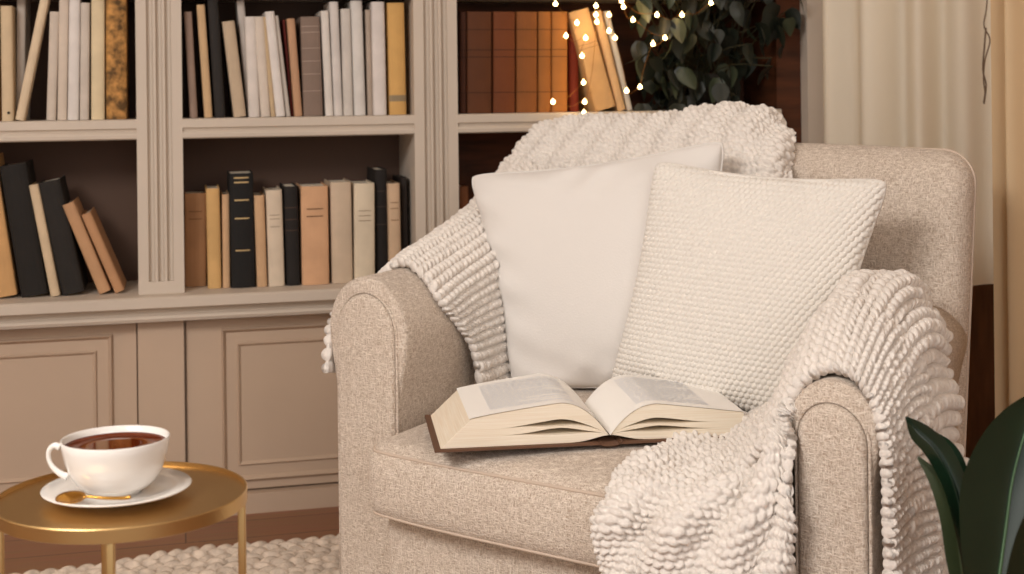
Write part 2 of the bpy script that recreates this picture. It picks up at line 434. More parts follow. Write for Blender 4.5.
book(368, 373.5, 365.5, 10, ZS, T + .01, (182, 164, 148), 'narrow taupe book between two tall white ones', G2)
book(374, 387.5, 371.5, 2, ZS, T - .004, (222, 212, 206), 'wide white book left of the ochre one', G2)
book(390, 407.5, 387.5, 3, ZS, T, (214, 168, 102), 'ochre book with a grey band near its foot, last on the upper middle shelf', G2, bands=[(.12, .016, cover_mat((150, 132, 104)))])
# lower left
book(-12, 18, -34, 160, ZC, T, (206, 160, 108), 'wide tan book leaning at the left picture edge above the counter', G3)
book(21, 49, -1, 167, ZC, T, (34, 30, 27), 'thick black leaning book, larger of the two in the left counter bay', G3)
book(50.5, 60.5, 28.5, 186, ZC, T - .006, (214, 190, 158), 'thin cream book leaning between two black ones', G3)
book(62, 86, 37, 184, ZC, T, (40, 36, 33), 'black leaning book between the cream and tan ones, left counter bay', G3)
book(99, 112.5, 62, 206, ZC, T - .004, (196, 152, 114), 'taller of two small tan leaning books, left counter bay', G3)
book(115, 126, 81, 216, ZC, T, (188, 142, 104), 'shortest small tan leaning book, last in the left counter bay', G3)
# lower middle
book(184.5, 207, 184.5, 194, ZC, T + .06, (176, 132, 94), 'set back brown tan book by the left fluted pilaster, middle counter bay', G4, depth=.12, title=[(.72, .002, INK), (.80, .002, INK)])
book(208, 222, 206, 189, ZC, T + .01, (214, 172, 114), 'golden tan book, second in the middle counter bay', G4)
book(223, 230.5, 222, 195, ZC, T + .01, (206, 168, 130), 'thin pinkish tan book left of the thick black gilt banded one', G4)
book(231.5, 256.5, 229, 174, ZC, T, (28, 26, 25), 'thick black book with gilt spine bands, middle counter bay', G4, title=[(f, .0035, GILT) for f in (.32, .60, .76, .915, .955)])
book(257.2, 268, 254, 196, ZC, T, (206, 168, 130), 'slim tan book right of the thick black gilt banded one', G4)
book(269, 285.5, 266, 191, ZC, T - .004, (218, 200, 178), 'cream book with faint lines between tan and black ones', G4, title=[(.62, .0012, INK), (.70, .0012, INK), (.74, .0012, INK)])
book(287, 301, 284, 187, ZC, T, (36, 32, 30), 'black book with faint brown bands between cream and pinkish tan ones', G4, bands=[(f, .003, cover_mat((72, 54, 44))) for f in (.55, .66, .78)])
book(302.5, 330.5, 301, 187, ZC, T - .006, (214, 168, 130), 'wide pinkish tan book with two title lines, middle counter bay', G4, title=[(.69, .003, INK), (.765, .003, INK)])
book(332.5, 354, 330.5, 183, ZC, T, (206, 184, 160), 'wide plain greige book beside the pinkish tan one', G4)
book(354.8, 376, 354.3, 184, ZC, T - .002, (220, 204, 180), 'wide cream book with pale title lines right of the greige one', G4, title=[(.62, .0015, INK), (.67, .0015, INK), (.72, .0015, INK)])
book(377, 389.5, 375, 170, ZC, T + .02, (34, 29, 27), 'tall black book near the right end of the middle counter bay', G4, bands=[(f, .003, cover_mat((60, 50, 44))) for f in (.5, .66, .8)])
book(390, 402.5, 388, 184, ZC, T, (206, 176, 146), 'slim cream book with faint title, right end of the middle counter bay', G4, title=[(.62, .002, INK), (.74, .002, INK), (.8, .002, INK)])
book(403, 409, 401.5, 178, ZC, T + .03, (44, 36, 32), 'thin dark book against the second fluted pilaster, middle counter bay', G4)
# upper right: old brown set
for i, (a, b_, col, lab) in enumerate([
    (460.5, 467, (66, 34, 20), 'darkest slim brown book beside the second fluted pilaster'),
    (467.8, 493, (92, 52, 28), 'wide dark brown old book, second on the upper right shelf'),
    (494, 516.5, (112, 60, 30), 'reddish brown old book, third on the upper right shelf'),
    (517.2, 538.5, (136, 82, 40), 'mid brown old book, fourth on the upper right shelf'),
    (539, 552, (156, 98, 46), 'narrow golden brown old book, fifth on the upper right shelf'),
    (552.6, 568.5, (168, 108, 52), 'golden brown old book, sixth on the upper right shelf')]):
    book(a, b_, a, 12, ZS, T, col, lab, G5, bands=[(f, .002, cover_mat(tuple(int(c * .6) for c in col))) for f in (.2, .55, .62, .82)])
book(570, 580, 569, 30, ZS, T + .03, (116, 40, 20), 'dark red book in the gap before the leaning tan one', G5)
book(597, 618.5, 569.5, 13, ZS, T - .004, (204, 162, 112), 'wide tan book leaning left among the fairy lights', G5, bands=[(.62, .001, INK), (.66, .001, INK)])
book(619, 627.5, 594, 12, ZS, T, (208, 170, 126), 'thin tan book leaning behind the wide tan one among fairy lights', G5)
book(628, 634, 604, 12, ZS, T + .01, (206, 196, 182), 'pale grey white leaning book against the leafy plant', G5)
book(460.5, 469.5, 460, 187, ZC, T + .03, (142, 92, 62), 'small brown book just above the throw in the right counter bay', 'books on the counter in the right bay')

# ------------------------------------------------------------------ fairy lights
bulbs = [(555.5, 4), (577, 23), (566, 36), (585.7, 38), (582, 56), (583.5, 82.6), (553, 102), (584.7, 102), (584, 113),
         (597, 22), (596, 15), (596, 6), (609, 15), (609, 31), (615, 38), (626.6, 91), (640, 87), (653, 44), (665, 38), (633, 20),
         (623.5, 7), (621.5, 1), (657, 15), (682, 15), (711, 3)]
fl = empty('fairy_light_string', sh(spt(590, 60)[0], -.02, ZS)); tag(fl, 'string of warm glowing fairy lights hanging over the upper right shelf books and plant', 'fairy lights')
pts = []
random.seed(3)
for (px, py) in bulbs:
    t = -.035 if py > 98 else -.02 - random.random() * .02
    s, z = spt(px, py, t); pts.append(sh(s, t, z))
wp = []
for i, p in enumerate(pts):
    wp.append(p + Vector((0, .004, .004)))
    if i < len(pts) - 1:
        mid = (p + pts[i + 1]) / 2; wp.append(mid + Vector((random.uniform(-.01, .01), .008, -.012)))
s_, t_ = spt(740, -25, -.02), -.02
wp.append(sh(s_[0], t_, s_[1]))
W = spline(wp, len(wp) * 5)
obj('light_wire', *tube(W, .0007, 5), M['wire'], fl)
for p in pts:
    vs, fs = lathe([(0.0001, -.0060), (.0030, -.0052), (.0052, -.0030), (.0060, 0), (.0052, .0030), (.0030, .0052), (.0014, .0062), (.0014, .009), (.0001, .009)], p, 14)
    obj('light_bulb', vs, fs, M['bulb'], fl)

# ------------------------------------------------------------------ leafy plant on the shelf
def leaf_shape(L, W_, n=7, curl=.2, heart=0.):
    """flat leaf in local x (width) / y (length) / z; returns verts, faces"""
    vs = []; fs = []
    for i in range(n + 1):
        f = i / n
        wd = W_ * (math.sin(PI * min(1, (f * .93 + .07)) ** (.75)) ** .85) * (1 - .15 * f)
        if i == n: wd = .0005
        y = L * f
        zc = -curl * L * f * f
        for j in (-1, -.5, 0, .5, 1):
            vs.append((wd * j, y - (heart * L * .15 * abs(j) if i == 0 else 0), zc + .18 * wd * abs(j)))
    for i in range(n):
        for j in range(4):
            fs.append((i * 5 + j, i * 5 + j + 1, (i + 1) * 5 + j + 1, (i + 1) * 5 + j))
    return vs, fs
random.seed(11)
pl_s0, _ = spt(632, 60, .05); pl_s1, _ = spt(790, 60, .05)
sp = empty('leafy_plant', sh((pl_s0 + pl_s1) / 2, .12, ZS)); tag(sp, 'bushy dark green leafy plant trailing on the upper right shelf', 'plant')
lv = {0: MB(), 1: MB()}; stems = MB()
roots = [sh(pl_s0 + (pl_s1 - pl_s0) * f, .13, ZS + .02) for f in (.35, .5, .65)]
for i in range(230):
    px = random.uniform(636, 768); top = -40; bot = 112 if px < 735 else max(8, 112 - (px - 735) * 2.2)
    py = random.uniform(top, bot); t = random.uniform(-.03, .16)
    s, z = spt(px, py, t); z = max(z, ZS + .02); t = t if s < sW - .05 else random.uniform(-.06, -.01); p = sh(s, t, z)
    sz = random.uniform(.045, .082)
    vs, fs = leaf_shape(sz, sz * random.uniform(.30, .42), 6, random.uniform(0, .5))
    R = Matrix.Rotation(random.uniform(-.6, .6) + PI, 4, 'Y') @ Matrix.Rotation(random.uniform(.3, 1.5), 4, 'X')
    R = Matrix.Rotation(random.uniform(-1.6, 1.6), 4, 'Z') @ Matrix.Rotation(random.uniform(-2.2, -.6), 4, 'X') @ Matrix.Rotation(random.uniform(-.7, .7), 4, 'Y')
    key = 1 if random.random() < .16 else 0
    lv[key].add([R @ Vector(v) + p for v in vs], fs)
    if i % 3 == 0:
        r0 = random.choice(roots); mid = (r0 + p) / 2 + Vector((0, 0, .05)); mid2 = mid
        stems.add(*tube(spline([r0, mid2, p], 8), .0015, 5))
lv[0].build('foliage', M['ivy'], sp, True); lv[1].build('pale_foliage', M['ivy_pale'], sp, True)
stems.build('stems', M['stem'], sp, True)
vs, fs = lathe([(0.001, 0), (.055, 0), (.07, .1), (.066, .1), (.06, .075), (.001, .075)], sh((pl_s0 + pl_s1) / 2, .13, ZS), 24)
obj('pot', vs, fs, mat('dark_pot', (40, 34, 28), .7), sp)

# ------------------------------------------------------------------ curtains
def curtain(name, pts, folds, amp, m, label, group=None, z0=.01, z1=2.35, ph=0., seed=1):
    n = folds * 14; P = spline(pts, n); vs = []; fs = []; rnd = random.Random(seed)
    offs = [rnd.uniform(.6, 1.3) for _ in range(folds + 2)]
    zs = [z0 + (z1 - z0) * q / 14 for q in range(15)]
    for z in zs:
        for i, p in enumerate(P):
            d = (P[min(i + 1, n - 1)] - P[max(i - 1, 0)]).normalized(); nn = Vector((d.y, -d.x, 0))
            f = folds * i / (n - 1); an = 2 * PI * f + ph
            kk = offs[int(f)]
            o = amp * kk * math.sin(an + .5 * math.sin(an * .37)) * (1 - .15 * z / z1)
            vs.append((p.x + nn.x * o, p.y + nn.y * o, z))
    for r in range(14):
        for i in range(n - 1): fs.append((r * n + i, r * n + i + 1, (r + 1) * n + i + 1, (r + 1) * n + i))
    o = obj(name, vs, fs, m); tag(o, label, 'curtain', group)
    return o
def fl_pt(px, Y): p = at(px, 300, Y); p.z = 0; return p
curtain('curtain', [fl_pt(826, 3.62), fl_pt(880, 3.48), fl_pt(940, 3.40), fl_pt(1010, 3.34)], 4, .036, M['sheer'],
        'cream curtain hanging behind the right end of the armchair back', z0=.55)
curtain('curtain', [fl_pt(999, 2.76), fl_pt(1024, 2.72), fl_pt(1100, 2.66), fl_pt(1200, 2.6)], 4, .028, M['drape'],
        'warm tan curtain panel at the right picture edge behind the dark leaved plant', ph=1.5, seed=4)
wd = mat('shade_board_brown', (112, 74, 48), .6, var=.25, vscale=6, stretch=(6, 6, 1))  # dark brown board added in place of the soft shade beside the chair
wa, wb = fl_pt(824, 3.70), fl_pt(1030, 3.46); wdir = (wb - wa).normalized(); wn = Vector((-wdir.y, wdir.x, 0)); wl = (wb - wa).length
MB().box((0, 0, 0), (wl, .03, .66), lambda x, y, z: wa + wdir * x + wn * y + Vector((0, 0, z))).build('shade_board_1', wd, kind='structure')
# curtain rail above the picture and the twig hanging from it
rp = [fl_pt(826, 3.62), fl_pt(1000, 3.36), fl_pt(1010, 2.74), fl_pt(1200, 2.6)]
for p in rp: p.z = 2.37
o = obj('curtain_rail', *tube(rp, .012, 12), M['gold']); tag(o, 'brass curtain rail carrying both curtains above the picture', 'curtain rail')
TWY = 3.26
top_ = at(984, -60, TWY); top_.z = 2.36
tw = [top_, at(984, -60, TWY), at(987, 0, TWY), at(984, 25, TWY), at(990, 40, TWY), at(985, 60, TWY), at(983.5, 80, TWY), at(985, 92, TWY), at(983.5, 103, TWY)]
tw2 = [at(986, 28, TWY), at(984.5, 45, TWY), at(983, 70, TWY), at(986, 85, TWY), at(984, 104, TWY)]
v1, f1 = tube(spline(tw, 40), .0018, 6); v2, f2 = tube(spline(tw2, 30), .0022, 6)
o = MB().add(v1, f1).add(v2, f2).build('dried_twig', mat('grey_twig', (112, 92, 74), .9), None, True)
tag(o, 'thin grey brown dried twig dangling in front of the cream curtain', 'twig')

# ------------------------------------------------------------------ armchair
FL = Vector((-.265, 2.52, 0)); FR = Vector((.445, 1.90, 0))
cu = (FR - FL).normalized(); AW = (FR - FL).length
cv = Vector((.47, .883, 0)).normalized()
def ch(a, b, z): return FL + cu * a + cv * b + Vector((0, 0, z))
chair = empty('armchair', ch(AW / 2, .35, 0)); tag(chair, 'large oatmeal tweed armchair with rolled arms, dressed with cushions and a knitted throw', 'armchair')
def uprof(w, zb, zt, roll=0., n=20):
    """upside down U; roll = how far the rounded top bulges out past the straight sides"""
    lw_ = w - roll; zc = zt - w; pr = [(-lw_, zb), (-lw_, zb + (zc - zb) * .4), (-lw_, zc - w * 1.1)]
    pr += [(-lw_ - roll * .25, zc - w * .8), (-lw_ - roll * .8, zc - w * .35)] if roll else [(-lw_, zc - w * .8), (-lw_, zc - w * .35)]
    for q in range(n + 1):
        an = PI - PI * q / n; pr.append((w * math.cos(an), zc + w * math.sin(an)))
    pr += [(lw_ + roll * .8, zc - w * .35), (lw_ + roll * .25, zc - w * .8), (lw_, zc - w * 1.1), (lw_, zb + (zc - zb) * .4), (lw_, zb)]
    return pr
def loftU(ac, rings, name, m, parent, roll=0.):
    """rings: list of (b, w, zb, zt)"""
    vs = []; fs = []; n = None
    for (b, w, zb, zt) in rings:
        pr = uprof(w, zb, zt, roll); n = len(pr); vs += [ch(ac + a, b, z) for a, z in pr]
    for i in range(len(rings) - 1):
        for j in range(n):
            fs.append((i * n + j, i * n + (j + 1) % n, (i + 1) * n + (j + 1) % n, (i + 1) * n + j))
    fs.append(tuple(range(n))[::-1]); fs.append(tuple((len(rings) - 1) * n + j for j in range(n)))
    return obj(name, vs, fs, m, parent)
AL_, AR_ = .086, .070
def arm(ac, zt, zr, w, roll=.011, pc=0.):
    o = loftU(ac, [(.000, w - .014, .06, zt - .012), (.001, w - .006, .06, zt - .005), (.006, w - .001, .06, zt - .001), (.014, w, .06, zt), (.2, w, .06, zt + (zr - zt) * .3), (.45, w, .06, zt + (zr - zt) * .7), (.72, w, .06, zr)], 'arm', M['fabric'], chair, roll)
    pw = w - roll - .005 - pc; zp = zt - .030
    loftU(ac + pc, [(-.012, pw - .012, .07, zp - .012), (-.011, pw - .006, .065, zp - .006), (-.006, pw - .001, .06, zp - .001), (.004, pw, .06, zp)], 'front_panel', M['fabric'], o)
    path = [ch(ac + pc + a, -.001, z) for a, z in uprof(pw + .003, .06, zp + .003)]
    obj('piping', *tube(path, .0028, 8), M['fabric'], o)
arm(-.020, .702, .70, AL_ + .020, .020, .004); arm(AW, .634, .650, AR_)
# base
CM = (AL_ + AW - AR_) / 2; CW = (AW - AR_ - AL_) / 2
V, fs = rbox(CW - .002, .33, .115, .02, 10, 6, 4)
fb = lambda a: -.085 + .080 * a
def base_map(p):
    a = CM + p[0]; f = (p[1] + .33) / .66
    return ch(a, fb(a) + f * (.60 - fb(a)), .19 + p[2])
obj('base', [base_map(p) for p in V], fs, M['fabric'], chair)
# backrest
HXB = AW / 2 + .079
def back_map(x, y, z):
    a = AW / 2 + x * (1 - .03 * (1 - (z + .32) / .64)); zz = .614 + z - (.012 * (x / .55) ** 3 if z > 0 and x > 0 else 0)
    return ch(a, .70 + y + (zz - .43) * .17 - .012 * math.cos(x * 3), zz)
V, fs = rbox(HXB, .075, .32, .062, 14, 3, 12, 6)
def back_pt(p):
    y = p[1]
    if y < 0: y -= .018 * max(0, 1 - (p[0] / .55) ** 2) * max(0, 1 - (p[2] / .32) ** 2)
    return back_map(p[0], y, p[2])
bo = obj('backrest', [back_pt(p) for p in V], fs, M['fabric'], chair)
bp_ = []
hx_, hz_ = HXB, .32
for q in range(9): bp_.append((hx_ - .062 + .062 * math.cos(PI / 2 * q / 8), hz_ - .062 + .062 * math.sin(PI / 2 * q / 8)))
path = [back_map(hx_ + .001, -.008, -.3)] + [back_map(x + .001, -.008, z + .001) for x, z in bp_] + [back_map(-x - .001, -.008, z + .001) for x, z in bp_[::-1]] + [back_map(-hx_ - .001, -.008, -.3)]
dense = []
for i in range(len(path) - 1):
    for q in range(6): dense.append(path[i].lerp(path[i + 1], q / 6))
obj('piping', *tube(dense + [path[-1]], .0026, 8), M['welt'], bo)
# seat cushion
hxs, hzs = CW - .001, .068
fc = lambda a: -.156 + .120 * a
V, fs = rbox(hxs, .34, hzs, .034, 20, 14, 4, 5)
def seat_map(x, y, z):
    a = CM + x; f = (y + .34) / .68
    edge = 1 - max(0, abs(x) / hxs - .85) / .15
    b = fc(a) + f * (.585 - fc(a)) + .02 * (1 - f) ** 3 * (x / hxs) ** 4
    crown = (.016 if z > 0 else 0) * (1 - (x / hxs) ** 2) * (1 - (2 * f - 1) ** 4)
    belly = -.012 * (1 - (z / hzs) ** 2) * max(0, 1 - f * 3)
    return ch(a - .008 * max(0, 1 - f * 4) * max(0, -x / hxs), b + belly, .373 + z + crown)
so = obj('seat_cushion', [seat_map(*p) for p in V], fs, M['fabric'], chair)
for zz in (hzs - .014, -hzs + .014):
    loop = []
    for q in range(41): loop.append((-hxs + 2 * hxs * q / 40, -.34))
    pts2 = [seat_map(x, .3 - .6 * q / 10, zz) for x in (-hxs,) for q in range(10)]
    c = .031
    ins = .0065; c = .0275; X_ = hxs - ins; Y_ = .34 - ins
    path = [seat_map(-X_, .3 - (.3 + Y_ - c) * q / 12, zz) for q in range(12)]
    path += [seat_map(-X_ + c - c * math.cos(PI / 2 * q / 6), -Y_ + c - c * math.sin(PI / 2 * q / 6), zz) for q in range(7)]
    path += [seat_map(-X_ + c + (2 * X_ - 2 * c) * q / 30, -Y_, zz) for q in range(1, 30)]
    path += [seat_map(X_ - c + c * math.sin(PI / 2 * q / 6), -Y_ + c - c * math.cos(PI / 2 * q / 6), zz) for q in range(7)]
    path += [seat_map(X_, -Y_ + c + (.3 + Y_ - c) * q / 12, zz) for q in range(1, 13)]
    obj('piping', *tube(path, .003, 8), M['welt'], so)
for (a, b_) in ((0, .05), (AW, .05), (0, .66), (AW, .66)):
    vs, fs = lathe([(.001, 0), (.018, 0), (.026, .062), (.001, .062)], ch(a, b_, 0), 16)
    obj('leg', vs, fs, M['wood_leg'], chair)

# ------------------------------------------------------------------ cushions
def pillow(corners, T_, n, name, m, label, cat='cushion', knit=None, wr=.0, ear=.06, pinch=None, sag=0.):
    """corners TL,TR,BR,BL as world points; two puffed faces sewn along the rim"""
    TL, TR, BR, BL = [np.array(tuple(c)) for c in corners]
    nrm = np.cross(TR - TL, BL - TL); nrm /= np.linalg.norm(nrm)     # towards viewer when TL,TR,BL clockwise
    if nrm[1] > 0: nrm = -nrm
    p = np.sin(np.linspace(-1, 1, n) * PI / 2 * .96) / math.sin(PI / 2 * .96)
    p = .55 * np.linspace(-1, 1, n) + .45 * p
    P, Q = np.meshgrid(p, p, indexing='ij')          # P across, Q down
    X = P * (1 - ear * (1 - Q ** 2)); Y = Q * (1 - ear * (1 - P ** 2))
    rc = 1 - .045 * (np.abs(P) ** 9 * np.abs(Q) ** 9); X = X * rc; Y = Y * rc
    U = (X + 1) / 2; Vv = (Y + 1) / 2
    base = (TL[None, None] * ((1 - U) * (1 - Vv))[..., None] + TR[None, None] * (U * (1 - Vv))[..., None]
            + BR[None, None] * (U * Vv)[..., None] + BL[None, None] * ((1 - U) * Vv)[..., None])
    prof = (np.clip((1 - P ** 2), 0, 1) * np.clip((1 - Q ** 2), 0, 1)) ** .42
    prof = prof * (1 + sag * Q)
    front = T_ * prof
    if wr:
        edge = np.exp(-((1 - np.abs(P)) / .28) ** 2) + np.exp(-((1 - np.abs(Q)) / .22) ** 2)
        front = front + wr * np.clip(edge, 0, 1) * (np.sin(9 * P + 14 * Q + 2 * np.sin(5 * P)) * .6 + np.sin(17 * Q - 8 * P) * .4) * np.sqrt(np.clip(prof, 0, 1))
        front = front + wr * .6 * np.sin(3.2 * P + 2.3 * Q) * prof
    if pinch is not None:
        for (p0, q0, sp_, sq, d) in pinch: front = front - d * np.exp(-((P - p0) / sp_) ** 2 - ((Q - q0) / sq) ** 2)
    A = base + front[..., None] * nrm
    if knit:
        cols, rows, amp = knit
        sx = (U * cols); ty = Vv * rows
        row = np.floor(ty); sx2 = sx + .5 * (row % 2)
        fx = 2 * (sx2 - np.floor(sx2)) - 1; fy = 2 * (ty - row) - 1
        fyy = fy + .35 * fx
        e = np.clip(1 - .95 * fx ** 2 - .8 * fyy ** 2, 0, 1)
        du = np.gradient(A, axis=0); dv = np.gradient(A, axis=1); nn = np.cross(du, dv); nn /= np.linalg.norm(nn, axis=2, keepdims=True) + 1e-12
        if (nn[n // 2, n // 2] @ nrm) < 0: nn = -nn
        A = A + (amp * np.sqrt(e))[..., None] * nn
    nb = 40; pb = np.linspace(0, n - 1, nb).astype(int)
    B = base - (T_ * .9 * prof)[..., None] * nrm
    vs = A.reshape(-1, 3).tolist(); fs = []
    for i in range(n - 1):
        for j in range(n - 1): fs.append((i * n + j, i * n + j + 1, (i + 1) * n + j + 1, (i + 1) * n + j))
    off = len(vs); Bs = B[np.ix_(pb, pb)]; vs += Bs.reshape(-1, 3).tolist()
    for i in range(nb - 1):
        for j in range(nb - 1): fs.append((off + i * nb + j, off + (i + 1) * nb + j, off + (i + 1) * nb + j + 1, off + i * nb + j + 1))
    o = obj(name, vs, fs, m); tag(o, label, cat)
    # sewn rim
    rim = [base[i, 0] for i in range(0, n, max(1, n // 30))] + [base[n - 1, j] for j in range(0, n, max(1, n // 30))] + [base[i, n - 1] for i in range(n - 1, -1, -max(1, n // 30))] + [base[0, j] for j in range(n - 1, -1, -max(1, n // 30))]
    clean = [rim[0]]
    for r in rim[1:]:
        if np.linalg.norm(r - clean[-1]) > .004: clean.append(r)
    if np.linalg.norm(clean[0] - clean[-1]) < .004: clean.pop()
    obj('seam', *tube([Vector(c) for c in clean], .0028 if not knit else .005, 6, closed=True), m, o)
    return o
pillow([at(467, 174, 2.86), at(728, 137, 2.62), ch(.56, .47, .45), at(513, 392, 2.72)], .068, 150, 'cushion', M['linen'],
       'plain smooth white square cushion leaning on the throw at the chair back', wr=.010, ear=.08)
pillow([at(655, 160, 2.60), at(891, 179, 2.36), ch(.82, .37, .455), at(608, 392, 2.58)], .066, 420, 'cushion', M['seedknit'],
       'cream textured knit cushion leaning in front of the plain white one', knit=(40, 46, .0042), ear=.085,
       pinch=[(-.25, -.95, .25, .35, .012), (.45, -.9, .2, .3, .01)])

# ------------------------------------------------------------------ knitted throw
def sines(s, t, seed):
    r = np.random.RandomState(seed); o = np.zeros_like(s)
    for _ in range(5):
        kx, ky = r.uniform(-14, 14, 2); o += np.sin(kx * s + ky * t + r.uniform(0, 6.28))
    return o / 2.5
def knit_sheet(ctrl, flip=False, lw=.0115, rowh=.0135, amp=.0088, res=.0020, fold=.006, seed=1, th=.006, rib=3, swap=False, ridge=None, shear=.38):
    c = np.array(ctrl, float); m, n = c.shape[:2]
    U = np.linspace(0, m - 1, 160); V = np.linspace(0, n - 1, 160)
    Wu, Wv = crw(U, m), crw(V, n); P = np.einsum('ia,abk,jb->ijk', Wu, c, Wv)
    lu = np.concatenate([[0], np.cumsum(np.linalg.norm(np.diff(P, axis=0), axis=2).mean(1))])
    lv_ = np.concatenate([[0], np.cumsum(np.linalg.norm(np.diff(P, axis=1), axis=2).mean(0))])
    nu = max(4, int(lu[-1] / res)); nv = max(4, int(lv_[-1] / res))
    u = np.interp(np.linspace(0, lu[-1], nu), lu, U); v = np.interp(np.linspace(0, lv_[-1], nv), lv_, V)
    P = np.einsum('ia,abk,jb->ijk', crw(u, m), c, crw(v, n))
    S = np.repeat(np.linspace(0, lu[-1], nu)[:, None], nv, 1); Tt = np.repeat(np.linspace(0, lv_[-1], nv)[None, :], nu, 0)
    def normals(P):
        du = np.gradient(P, axis=0); dv = np.gradient(P, axis=1); N = np.cross(du, dv)
        N /= np.linalg.norm(N, axis=2, keepdims=True) + 1e-12
        return -N if flip else N
    P = P + (fold * sines(S, Tt, seed))[..., None] * normals(P)
    if ridge:
        P = P + (ridge[0] * np.sin(2 * PI * (S + ridge[2] * Tt) / ridge[1] + sines(S * .5, Tt * .5, seed + 3)))[..., None] * normals(P)
    N = normals(P)
    a, b = (Tt, S) if swap else (S, Tt)              # a: across the columns, b: along them
    a = a + .0042 * sines(a * 1.4, b * 1.4, seed + 5); b = b + .0042 * sines(a * 1.8, b * 1.8, seed + 9)
    col = a / (2 * lw); ci = np.floor(col); x = col - ci
    leg = np.floor(x * 2); lx = x * 2 - leg; sgn = np.where(leg == 0, 1., -1.)
    row = b / rowh + sgn * shear * (lx - .5) + .5 * leg + .25 * (ci % 2)
    ri = np.floor(row); ty = row - ri
    e = 1 - .97 * (2 * lx - 1) ** 2 - .97 * np.abs(2 * ty - 1) ** 2.0
    h = np.sqrt(np.clip(e, 0, 1))
    rnd = np.sin(ci * 12.9898 + ri * 78.233 + leg * 37.7) * 43758.5453; rnd = rnd - np.floor(rnd)
    h = h * (.74 + .45 * rnd)
    if rib: h = h * np.where(ci % rib == rib - 1, .75, 1.) + np.where(ci % rib == rib - 1, 0., .30 * np.sin(PI * ((ci % rib) + x) / (rib - 1)))
    A = P + (amp * h)[..., None] * N
    B = P - (th + .4 * amp * h)[..., None] * N
    vs = np.concatenate([A.reshape(-1, 3), B.reshape(-1, 3)]); off = nu * nv
    I, J = np.meshgrid(np.arange(nu - 1), np.arange(nv - 1), indexing='ij'); i0 = (I * nv + J).ravel()
    q = np.stack([i0, i0 + 1, i0 + nv + 1, i0 + nv], 1); qb = q[:, ::-1] + off
    if not flip: pass
    rimf = []
    for i in range(nu - 1):
        rimf += [(i * nv, (i + 1) * nv, (i + 1) * nv + off, i * nv + off), (i * nv + nv - 1, i * nv + nv - 1 + off, (i + 1) * nv + nv - 1 + off, (i + 1) * nv + nv - 1)]
    for j in range(nv - 1):
        rimf += [(j, j + off, j + 1 + off, j + 1), ((nu - 1) * nv + j, (nu - 1) * nv + j + 1, (nu - 1) * nv + j + 1 + off, (nu - 1) * nv + j + off)]
    return vs, np.concatenate([q, qb, np.array(rimf)])
def K(rows): return [[tuple(ch(*p)) for p in r] for r in rows]
sheets = []
# over the chair back; rows = places along the back (a), columns = profile behind -> top -> front
def back_row(a, top, da=0., fr=0.):
    return [(a, .90, .62), (a, .90, min(.80, top - .1)), (a, .885, top - .05), (a + da * .2, .83, top - .004), (a + da * .4, .755, top), (a + da * .6, .695 - fr, top - .045), (a + da * .8, .640 - fr, min(.87, top - .08)), (a + da, .610 - fr, .78), (a + da, .595, .66)]
A = [back_row(-.092, .86), back_row(-.090, .905), back_row(-.068, .938), back_row(-.005, .962, 0, .01), back_row(.08, .974, 0, .015), back_row(.22, .976, .02, .02), back_row(.33, .980, .03, .022), back_row(.42, .996, .05, .03), back_row(.51, .998, .08, .035), back_row(.565, .978, .105, .03), back_row(.590, .945, .115, .0)]
sheets.append((K(A), dict(flip=True, seed=2, swap=True, fold=.006, lw=.0120, rowh=.0150, amp=.0095, ridge=(.008, .085, .35))))
# over the left arm, rising to the back; rows = front -> rear, columns = outside bottom -> over -> inside bottom
def larm(bs, zt, zo, zi, ai):
    return [(-.130, bs[0], zo), (-.134, bs[1], zo + .10), (-.118, bs[2], zt - .066), (-.04, bs[3], zt - .004), (.03, bs[4], zt - .010), (.088, bs[5], zt - .065), (ai, bs[6], zi + .09), (ai + .005, bs[7], zi)]
B = [larm((-.01, .02, .11, .135, .12, .125, .215, .24), .712, .51, .46, .104),
     larm((.07, .12, .17, .185, .185, .19, .26, .29), .730, .50, .46, .108),
     larm((.22, .23, .25, .27, .27, .28, .33, .35), .752, .50, .46, .112),
     larm((.40, .40, .40, .41, .41, .41, .44, .45), .786, .50, .46, .112),
     larm((.56, .56, .55, .55, .54, .54, .53, .53), .838, .52, .46, .112),
     larm((.66, .66, .65, .64, .62, .60, .58, .57), .885, .55, .48, .112)]
sheets.append((K(B), dict(flip=True, seed=5, swap=True, fold=.004, lw=.0215, rowh=.0150, amp=.0110, rib=0)))
AC = AW; seat_z = .455
